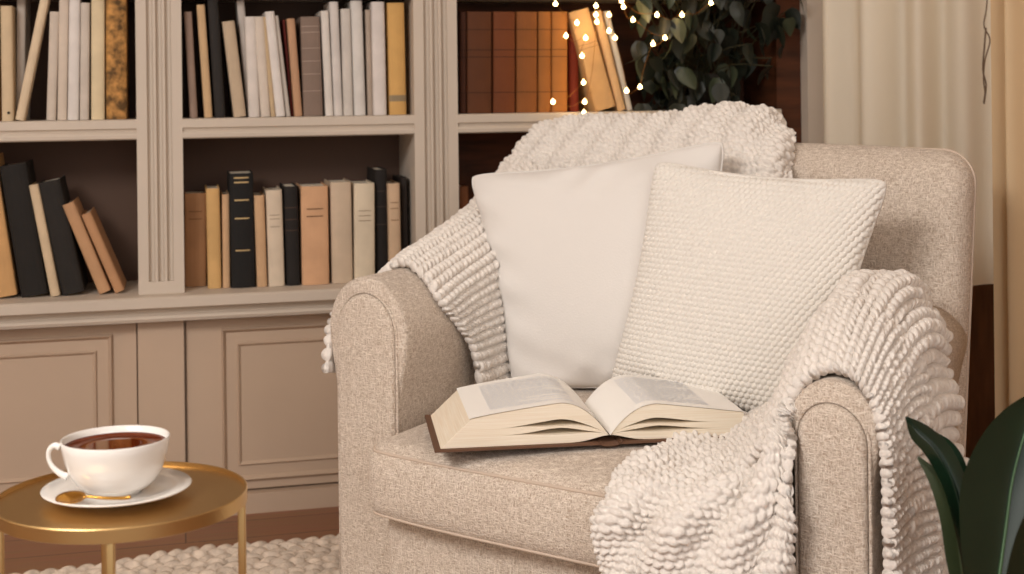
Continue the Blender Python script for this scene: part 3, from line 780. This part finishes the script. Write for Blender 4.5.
# on the seat and hanging over its front; rows = across the seat to the arm, columns = rear -> front -> hanging
def seatcol(a, zb, ff=0., hang=.14):
    fcx = fc(a) - .020
    return [(a, .42, zb), (a, .28, zb), (a, .15, zb), (a, .04, zb), (a, fcx + .025, zb - .010), (a, fcx - .006 + ff, zb - .055), (a, fcx - .010 + ff, .34), (a, fcx - .006 + ff, .26), (a, fcx + ff, hang)]
C2 = [seatcol(.592, seat_z, -.004), seatcol(.625, seat_z + .012, -.014), seatcol(.67, seat_z + .008, .002), seatcol(.72, seat_z + .016, -.020), seatcol(.77, seat_z + .024, .002),
      [(.815, .42, .50), (.815, .28, .50), (.815, .15, .50), (.815, .04, .495), (.813, -.03, .475), (.81, -.085, .42), (.81, -.09, .34), (.81, -.085, .26), (.81, -.08, .14)],
      [(AC - .085, .42, .55), (AC - .085, .28, .56), (AC - .085, .15, .57), (AC - .085, .04, .565), (AC - .082, -.02, .54), (AC - .078, -.06, .46), (AC - .076, -.072, .36), (AC - .075, -.072, .26), (AC - .074, -.07, .14)],
      [(AC - .074, .10, .60), (AC - .070, .06, .60), (AC - .066, .03, .60), (AC - .062, -.005, .59), (AC - .057, -.030, .55), (AC - .052, -.046, .46), (AC - .050, -.050, .36), (AC - .049, -.052, .26), (AC - .048, -.054, .14)]]
sheets.append((K(C2), dict(flip=True, seed=7, swap=True, fold=.006, lw=.0120, rowh=.0140, amp=.0095, ridge=(.008, .12, .9))))
# two folds over the right arm; rows = inside -> over the top -> outside, columns = rear -> front edge
def acol(a0, a1, b0, b1, z0, zm, z1):
    return [(AC + a0 + (a1 - a0) * f, b0 + (b1 - b0) * f, (z0 * (1 - f) ** 2 + 2 * (2 * zm - .5 * (z0 + z1)) * f * (1 - f) + z1 * f * f)) for f in (0, .2, .4, .6, .8, .93, 1)]
C1 = [acol(-.16, -.14, .50, .14, .50, .51, .50), acol(-.120, -.105, .52, .14, .60, .62, .60), acol(-.085, -.07, .54, .13, .672, .705, .650), acol(-.04, -.03, .55, .12, .705, .735, .678), acol(.02, .02, .53, .10, .695, .726, .676),
      acol(.070, .06, .46, .08, .650, .685, .640), acol(.105, .085, .36, .06, .57, .59, .565), acol(.130, .094, .30, .04, .45, .46, .45), acol(.138, .098, .27, .02, .32, .32, .31), acol(.125, .098, .24, .01, .15, .15, .15)]
sheets.append((K(C1), dict(flip=True, seed=9, swap=False, fold=.005, lw=.0235, rowh=.0185, amp=.0125, rib=0, ridge=(.006, .10, .0))))
C3 = [acol(-.24, -.20, .34, -.01, .482, .486, .470), acol(-.175, -.145, .35, -.024, .515, .525, .492), acol(-.140, -.105, .36, -.022, .575, .585, .530), acol(-.108, -.080, .36, -.008, .640, .645, .575), acol(-.074, -.054, .35, .008, .682, .690, .618), acol(-.026, -.014, .32, .018, .700, .708, .645), acol(.03, .03, .28, .016, .690, .696, .640),
      acol(.078, .062, .23, .006, .645, .648, .606), acol(.106, .080, .17, -.004, .575, .575, .545), acol(.122, .086, .13, -.010, .45, .455, .44), acol(.128, .090, .10, -.014, .31, .31, .31), acol(.124, .092, .09, -.016, .15, .15, .15)]
sheets.append((K(C3), dict(flip=True, seed=15, swap=False, fold=.003, lw=.0150, rowh=.0135, amp=.0115, rib=0)))
av = []; af = []; off = 0
for cgrid, kw in sheets:
    v_, f_ = knit_sheet(cgrid, **kw); av.append(v_); af.append(f_ + off); off += len(v_)
av = np.concatenate(av); af = np.concatenate(af)
throw = obj('knitted_throw', av.tolist(), af.tolist(), M['knit']); tag(throw, 'chunky cream wool knitted throw draped over the armchair back, arms and seat', 'throw blanket')

# ------------------------------------------------------------------ open book
BZ = .464
b0 = at(437, 450, 2.19); b0.z = 0; th_ = math.radians(7.5)
bp = Vector((math.cos(th_), math.sin(th_), 0)); bq = Vector((-math.sin(th_), math.cos(th_), 0))
BW, BD = .525, .235
def bk(x, y, z): return b0 + bp * x + bq * y + Vector((0, 0, BZ + z))
ob = empty('open_book', bk(BW / 2, BD / 2, 0)); tag(ob, 'thick open hardback lying across the seat of the armchair', 'book')
xm = BW * .545
def topz(x):      # page surface height
    if x < xm:
        f = (xm - x) / xm
        return .012 + (.058) * (1 - (1 - min(1, f / .30)) ** 2.2) * (1 - .36 * max(0, f - .30) / .7)
    f = (x - xm) / (BW - xm)
    return .012 + (.050) * (1 - (1 - min(1, f / .34)) ** 2.2) * (1 - .42 * max(0, f - .34) / .66)
def botz(x): return .004 + .010 * math.exp(-((x - xm) / .034) ** 2) 
def block(x0, x1, g0, g1, slope0, slope1):
    n = 28; vs = []; fs = []; L = 7
    for side in (0, 1):
        for i in range(n + 1):
            f = i / n; x = x0 + (x1 - x0) * f
            for l in range(L + 1):
                gap = .085 * math.exp(-((abs(x - xm) - .085) / .05) ** 2)
                ga = g0 + (gap if g0 > 0 else 0); gb = g1 - (gap if g1 < 1 else 0); g = ga + (gb - ga) * l / L
                zz = botz(x) + (topz(x) - botz(x)) * g
                # fanned fore edges
                xx = x + slope0 * (1 - f) ** 3 * g + slope1 * f ** 3 * g
                vs.append(bk(xx, .004 if side == 0 else BD - .004, zz + (.0003 * math.sin(g * 40 + f * 9) if 0 < g < 1 else 0)))
    m = (n + 1) * (L + 1)
    for i in range(n):
        for l in range(L):
            a = i * (L + 1) + l
            fs.append((a, a + L + 1, a + L + 2, a + 1)); fs.append((m + a, m + a + 1, m + a + L + 2, m + a + L + 1))
    for i in range(n):
        a = i * (L + 1) + L; fs.append((a, a + L + 1, m + a + L + 1, m + a)); a = i * (L + 1); fs.append((a, m + a, m + a + L + 1, a + L + 1))
    for l in range(L):
        a = l; fs.append((a, a + 1, m + a + 1, m + a)); a = n * (L + 1) + l; fs.append((a, m + a, m + a + 1, a + 1))
    return vs, fs
# page edge material: fine horizontal leaves
k = NT('page_edges'); tc = k.new('ShaderNodeTexCoord'); mp = k.new('ShaderNodeMapping'); mp.inputs['Scale'].default_value = (6, 6, 420)
k.link(tc.outputs['Object'], mp.inputs['Vector']); nz = k.new('ShaderNodeTexNoise'); nz.inputs['Scale'].default_value = 1.6; k.link(mp.outputs['Vector'], nz.inputs['Vector'])
mx = k.new('ShaderNodeMix', data_type='RGBA'); k.link(nz.outputs['Fac'], mx.inputs[0]); mx.inputs[6].default_value = lin((230, 210, 182)); mx.inputs[7].default_value = lin((252, 245, 230))
k.link(mx.outputs[2], k.b.inputs['Base Color']); k.b.inputs['Roughness'].default_value = .9; M['pagedge'] = k.m
for (x0, x1, s0_, s1_) in ((.006, xm - .001, .050, 0), (xm + .001, BW - .006, 0, -.004)):
    pb_ = MB()
    for g0, g1 in ((0, .30), (.30, .52), (.52, 1)): pb_.add(*block(x0, x1, g0, g1, s0_, s1_))
    pb_.build('page_block', M['pagedge'], ob)
# page sheets (top leaves) with text
k = NT('printed_page'); k.b.inputs['Roughness'].default_value = .85; k.b.inputs['Base Color'].default_value = lin((252, 249, 244)); M['leafpage'] = k.m
M['text'] = mat('grey_print', (242, 242, 244), .9)
def sheet_pt(x, y, dz=.0012):
    f = (xm - x) / xm if x < xm else 0
    return bk(x + (.050 * max(0, f) ** 3 if x < xm else -.004 * ((x - xm) / (BW - xm)) ** 3), y, topz(x) + dz)
for side, (x0, x1) in enumerate(((.006, xm - .0005), (xm + .0005, BW - .006))):
    n = 30; vs = []; fs = []
    for i in range(n + 1):
        x = x0 + (x1 - x0) * i / n
        vs += [sheet_pt(x, .002), sheet_pt(x, BD - .002)]
    for i in range(n): fs.append((2 * i, 2 * i + 2, 2 * i + 3, 2 * i + 1))
    pg = obj('page', vs, fs, M['leafpage'], ob)
    tb = MB(); rr = random.Random(side + 4); nl = 32
    if side == 0: xa, xb = x0 + .062, x1 - .055
    else: xa, xb = x0 + .050, x1 - .055
    for q in range(nl):
        y1 = .030 + (BD - .055) * q / (nl - 1); y0 = y1 - .0030
        x = xa; end = xb if rr.random() > .15 else xa + (xb - xa) * rr.uniform(.4, .8)
        while x < end:
            w = min(rr.uniform(.006, .018), end - x)
            tb.add([sheet_pt(x, y0, .0018), sheet_pt(x + w, y0, .0018), sheet_pt(x + w, y1, .0018), sheet_pt(x, y1, .0018)], [(0, 1, 2, 3)])
            x += w + .0022
    tb.build('printed_text', M['text'], pg)
cv_m = mat('brown_board_cover', (104, 74, 56), .6)
MB().box((-.004, -.004, 0), (xm - .014, BD + .004, .0042), bk).build('cover_board', cv_m, ob)
MB().box((xm + .014, -.004, 0), (BW + .002, BD + .004, .0042), bk).build('cover_board', cv_m, ob)
vs = []; fs = []
for i in range(13):
    an = PI * i / 12; x = xm - .020 * math.cos(an); z = .003 - .006 * math.sin(an)
    vs += [bk(x, -.004, z), bk(x, BD + .004, z), bk(x * 1, -.004, z + .003), bk(x, BD + .004, z + .003)]
for i in range(12):
    a = i * 4; fs += [(a, a + 4, a + 5, a + 1), (a + 2, a + 3, a + 7, a + 6), (a, a + 2, a + 6, a + 4), (a + 1, a + 5, a + 7, a + 3)]
obj('spine', vs, fs, cv_m, ob)

# ------------------------------------------------------------------ side table, cup, saucer, spoon
TY = 1.60; tcn = at(122, 493.5, TY); TZ = tcn.z; TR_ = .1462; SQ = .93
tcx, tcy = tcn.x, tcn.y
tb = empty('side_table', (tcx, tcy, 0)); tag(tb, 'small round brushed brass side table with thin legs, left of the armchair', 'side table')
prof = [(.0005, -.004), (TR_ - .003, -.004), (TR_ - .0025, .0005), (TR_ - .001, .0012), (TR_, 0), (TR_, -.0145), (TR_ - .002, -.0155), (TR_ - .004, -.0145), (.0005, -.0145)]
vs, fs = lathe(prof, (tcx, tcy, TZ), 96, SQ); o = obj('tabletop', vs, fs, M['gold'], tb)
o.data.set_sharp_from_angle(angle=.6)
for an in (math.radians(-80), math.radians(10), math.radians(190), math.radians(114)):
    x = tcx + (TR_ - .007) * math.cos(an); y = tcy + SQ * (TR_ - .007) * math.sin(an)
    V, fs = rbox(.0044, .0044, (TZ - .012) / 2, .0015, 1, 1, 6, 2)
    obj('leg', [(x + p[0], y + p[1], (TZ - .012) / 2 + p[2]) for p in V], fs, M['gold'], tb)
ZT_ = TZ - .004 + .0004
sc_c = at(117, 484, TY - .005); sx, sy = sc_c.x, sc_c.y
SR = .0865
prof = [(.0005, .002), (.034, .002), (.036, .0), (.040, .0), (.042, .003), (.062, .0062), (SR - .002, .0128), (SR, .0142), (SR - .001, .0152), (.062, .0092), (.045, .0062), (.03, .0056), (.0005, .0056)]
vs, fs = lathe(prof, (sx, sy, ZT_), 72, SQ); o = obj('saucer', vs, fs, M['porcelain']); tag(o, 'white porcelain saucer under the teacup on the brass table', 'saucer')
rim = at(115, 437.5, TY - .005); cx_, cy_ = rim.x, sy + .002; cz = ZT_ + .0058
CHh = rim.z - cz; RR = .0628
cup = empty('teacup', (cx_, cy_, cz)); tag(cup, 'white porcelain teacup filled with dark tea on the saucer', 'cup')
h = CHh
prof = [(.0005, .003), (.024, .003), (.0255, 0), (.029, 0), (.030, .004), (.037, .007), (.046, .013 / .06 * h * 1.0), (.0535, .024 / .06 * h), (.0585, .037 / .06 * h), (.0615, .050 / .06 * h), (RR, h - .001), (RR - .0006, h), (RR - .0022, h - .0006), (.0592, .05 / .06 * h), (.056, .037 / .06 * h), (.050, .023 / .06 * h), (.040, .012), (.025, .0085), (.0005, .0085)]
vs, fs = lathe(prof, (cx_, cy_, cz), 72, SQ); obj('cup_body', vs, fs, M['porcelain'], cup)
tl = h - .0085; rt = .0592
vs, fs = lathe([(.0003, tl), (rt * .5, tl), (rt - .0006, tl), (rt, tl + .0006)], (cx_, cy_, cz), 64, SQ); obj('tea', vs, fs, M['tea'], cup)
hp = [(-.0590, h - .006), (-.0655, h - .004), (-.0715, h - .009), (-.0725, h - .018), (-.0685, h - .028), (-.060, h - .036), (-.050, h - .041)]
P = spline([(cx_ + x, cy_ - .016 - (.004), cz + z) for x, z in hp], 30)
obj('handle', *tube(P, .0036, 10, taper=[1.25 - .5 * math.sin(PI * i / 29) for i in range(30)]), M['porcelain'], cup)
# spoon along the front of the saucer
spn = []
y_f = sy - SQ * .066; 
def spz(dx, dy): return ZT_ + .0056 + max(0, (math.hypot(dx, dy / SQ) - .045)) * .22
b_c = (at(82, 488, 1.5).x, 0)
spoon = empty('teaspoon', (sx - .03, y_f, ZT_ + .012)); tag(spoon, 'small gold teaspoon lying on the saucer in front of the cup', 'spoon')
bx = sx - .037; by = sy - SQ * .058
vs = []; fs = []; nr, na = 6, 20
for i in range(nr + 1):
    f = i / nr
    for j in range(na):
        an = 2 * PI * j / na; x = .0175 * f * math.cos(an); y = .0135 * f * math.sin(an)
        vs.append((bx + x, by + y, ZT_ + .0125 + .0045 * f * f + y * .25))
for i in range(nr):
    for j in range(na): fs.append((i * na + j, i * na + (j + 1) % na, (i + 1) * na + (j + 1) % na, (i + 1) * na + j))
fs.append(tuple(range(na))[::-1])
o = obj('spoon_bowl', vs, fs, M['spoon'], spoon); md = o.modifiers.new('thick', 'SOLIDIFY'); md.thickness = .0012
P = spline([(bx + .0150, by, ZT_ + .0172), (bx + .022, by - .001, ZT_ + .0180), (bx + .040, by - .0015, ZT_ + .0165), (bx + .060, by + .001, ZT_ + .0155), (bx + .068, by + .002, ZT_ + .0165)], 24)
obj('spoon_handle', *tube(P, .0017, 8, taper=[1.3, 1.2] + [.9 + .5 * (i / 21) for i in range(22)]), M['spoon'], spoon)

# ------------------------------------------------------------------ rug (chunky loops)
e0 = at(-60, 574, 1); r = ray(0, 572); lam = -(H - .026) / r.z; q0 = Vector((0, 0, H)) + r * lam
r = ray(337, 531); lam = -(H - .026) / r.z; q1 = Vector((0, 0, H)) + r * lam
q0.z = q1.z = 0
rd = (q1 - q0).normalized(); rn = Vector((rd.y, -rd.x, 0))
rows = []
for i in range(4):
    rows.append([tuple(q0 + rd * (-.3 + 2.1 * i / 3) + rn * (1.45 * j / 4) + Vector((0, 0, .014))) for j in range(5)])
v_, f_ = knit_sheet(rows, flip=True, lw=.028, rowh=.038, amp=.015, res=.006, fold=.005, shear=.7, seed=12, th=.012, rib=0, swap=True)
M['rugwool'] = mat('cream_rug_wool', (232, 214, 196), 1., var=.14, vscale=40, bump=.5, bscale=200)
rug = obj('rug', v_.tolist(), f_.tolist(), M['rugwool']); tag(rug, 'cream chunky braided rug on the wooden floor under the armchair', 'rug')

# ------------------------------------------------------------------ rubber plant, bottom right
PX = .66; PYY = 1.60
pot = empty('rubber_plant', (PX, PYY, 0)); tag(pot, 'potted plant with large glossy dark green leaves at the lower right', 'plant')
vs, fs = lathe([(.001, 0), (.085, 0), (.105, .02), (.115, .2), (.118, .21), (.108, .21), (.104, .18), (.001, .18)], (PX, PYY, 0), 40)
pp = obj('pot', vs, fs, M['terracotta'], pot)
vs, fs = lathe([(.104, .18), (.05, .188), (.001, .19)], (PX, PYY, 0), 30); obj('soil', vs, fs, M['soil'], pp)
def big_leaf(base, tip, bend, W_, face, m, cup_=.25, label=None, n=18, m2=None, wavy=.0):
    """leaf between two points; bend = mid offset, face = direction the blade looks to"""
    base, tip, face = Vector(base), Vector(tip), Vector(face).normalized()
    mid = (base + tip) / 2 + Vector(bend)
    vs = []; fs = []; rib = []
    for i in range(n + 1):
        f = i / n
        p = base * (1 - f) ** 2 + mid * 2 * f * (1 - f) + tip * f * f
        d = ((mid - base) * (1 - f) + (tip - mid) * f).normalized()
        x = d.cross(face).normalized(); nn = x.cross(d).normalized()
        wd = W_ * max(.004, (math.sin(PI * min(1, f * .96 + .03)) ** .8) * (1 - .25 * (f - .45)))
        if f > .93: wd *= (1 - f) / .07 * .9 + .1
        for j in range(-4, 5):
            g = j / 4
            vs.append(p + x * wd * g + nn * (cup_ * wd * abs(g) ** 1.5 + wavy * math.sin(f * 14 + g) * abs(g)))
        rib.append(p + nn * .0015)
    for i in range(n):
        for j in range(8): fs.append((i * 9 + j, i * 9 + j + 1, (i + 1) * 9 + j + 1, (i + 1) * 9 + j))
    o = obj('leaf', vs, fs, m, pot)
    if label: o['label'] = label
    obj('midrib', *tube(rib, .0022, 6, taper=[1.5 - 1.1 * i / n for i in range(n + 1)]), m2 or M['leaf_rib'], o)
    return o
def edge_leaf(left, right, m, rib_m, Y0, dY, cup_, label=None, nrow=26):
    """leaf blade spanned between its two outlines, folded along the midrib (root first, tip last)"""
    Lp = spline([at(x, y, Y0 + dY * i / (len(left) - 1)) for i, (x, y) in enumerate(left)], nrow)
    Rp = spline([at(x, y, Y0 + dY * i / (len(right) - 1)) for i, (x, y) in enumerate(right)], nrow)
    vs = []; fs = []; rib = []
    for l, r in zip(Lp, Rp):
        wd = (r - l).length
        for j in range(9):
            g = j / 4 - 1; p = l.lerp(r, j / 8)
            vs.append(p + Vector((0, cup_ * wd * (1 - abs(g) ** 1.3), 0)))
        rib.append(vs[-5] + Vector((0, -.0012, 0)))
    for i in range(nrow - 1):
        for j in range(8): fs.append((i * 9 + j, i * 9 + j + 1, (i + 1) * 9 + j + 1, (i + 1) * 9 + j))
    o = obj('leaf', vs, fs, m, pot)
    if label: o['label'] = label
    obj('midrib', *tube(rib, .0017, 6, taper=[1.5 - 1.2 * i / nrow for i in range(nrow)]), rib_m, o)
edge_leaf([(975, 650), (966, 590), (957, 540), (944, 490), (926, 456), (911, 438), (905, 417)], [(985, 650), (983, 590), (978, 540), (968, 485), (951, 447), (928, 426), (906, 416)], M['leaf_dark'], M['leaf_dark'], 1.60, .05, .25)
edge_leaf([(968, 650), (955, 600), (946, 560), (940, 520), (930, 485), (917, 458)], [(980, 650), (978, 600), (976, 560), (970, 520), (955, 485), (919, 456)], M['leaf_olive'], M['leaf_olive'], 1.61, .03, .06, 'olive green underside of a leaf')
edge_leaf([(980, 660), (967, 590), (960, 530), (962, 480), (982, 435), (1010, 405), (1046, 386)], [(1000, 660), (1035, 600), (1062, 545), (1076, 490), (1078, 440), (1066, 405), (1050, 385)], M['leaf_dark'], M['leaf_rib'], 1.56, .08, .16)
edge_leaf([(1000, 660), (1002, 610), (1008, 565), (1020, 525), (1040, 490)], [(1010, 660), (1045, 620), (1062, 570), (1062, 525), (1044, 489)], M['leaf_dark'], M['leaf_rib'], 1.50, -.06, .15)
edge_leaf([(960, 650), (950, 560), (936, 480), (924, 445), (922, 428)], [(976, 650), (978, 560), (970, 480), (955, 445), (926, 427)], M['leaf_dark'], M['leaf_dark'], 1.68, .05, .15)
for px in (972, 980, 988, 1005, 1010, 966):
    obj('stem', *tube(spline([(PX + random.uniform(-.02, .02), PYY + random.uniform(-.02, .02), .185), (PX, PYY, .26), at(px, 645, 1.62)], 10), .005, 8), M['stem'], pot)

# ------------------------------------------------------------------ light
w = bpy.data.worlds.new('world'); bpy.context.scene.world = w; w.use_nodes = True
bg = w.node_tree.nodes['Background']; bg.inputs[0].default_value = (1.0, .96, .92, 1); bg.inputs[1].default_value = .80
def area(name, loc, tgt, size, power, col, sy=None):
    l = bpy.data.lights.new(name, 'AREA'); l.energy = power; l.size = size; l.color = col
    if sy: l.shape = 'RECTANGLE'; l.size_y = sy
    o = bpy.data.objects.new(name, l); C.objects.link(o); o.location = loc
    d = Vector(tgt) - Vector(loc); o.rotation_euler = d.to_track_quat('-Z', 'Y').to_euler()
    return o
area('key_light', (-1.5, .1, 2.5), (.15, 2.4, .6), 1.1, 92, (1, .96, .915))
area('curtain_lift_light', (1.25, 2.75, 2.45), (1.05, 3.4, 1.3), .5, 6, (1, .93, .82))  # added lamp inside the room, brightens the curtain top and fades downward
area('fill_light', (.9, -.6, 1.9), (.2, 2.4, .6), 1.6, 16, (1, .95, .90))
for (px, py, e) in ((590, 30, .10), (640, 20, .10), (575, 95, .08), (690, 0, .10)):
    s, z = spt(px, py, -.03); l = bpy.data.lights.new('fairy_glow', 'POINT'); l.energy = e; l.color = (1, .66, .34); l.shadow_soft_size = .02
    o = bpy.data.objects.new('fairy_glow', l); C.objects.link(o); o.location = sh(s, -.03, z)
bpy.context.scene.view_settings.view_transform = 'Standard'
bpy.context.scene.view_settings.look = 'None'
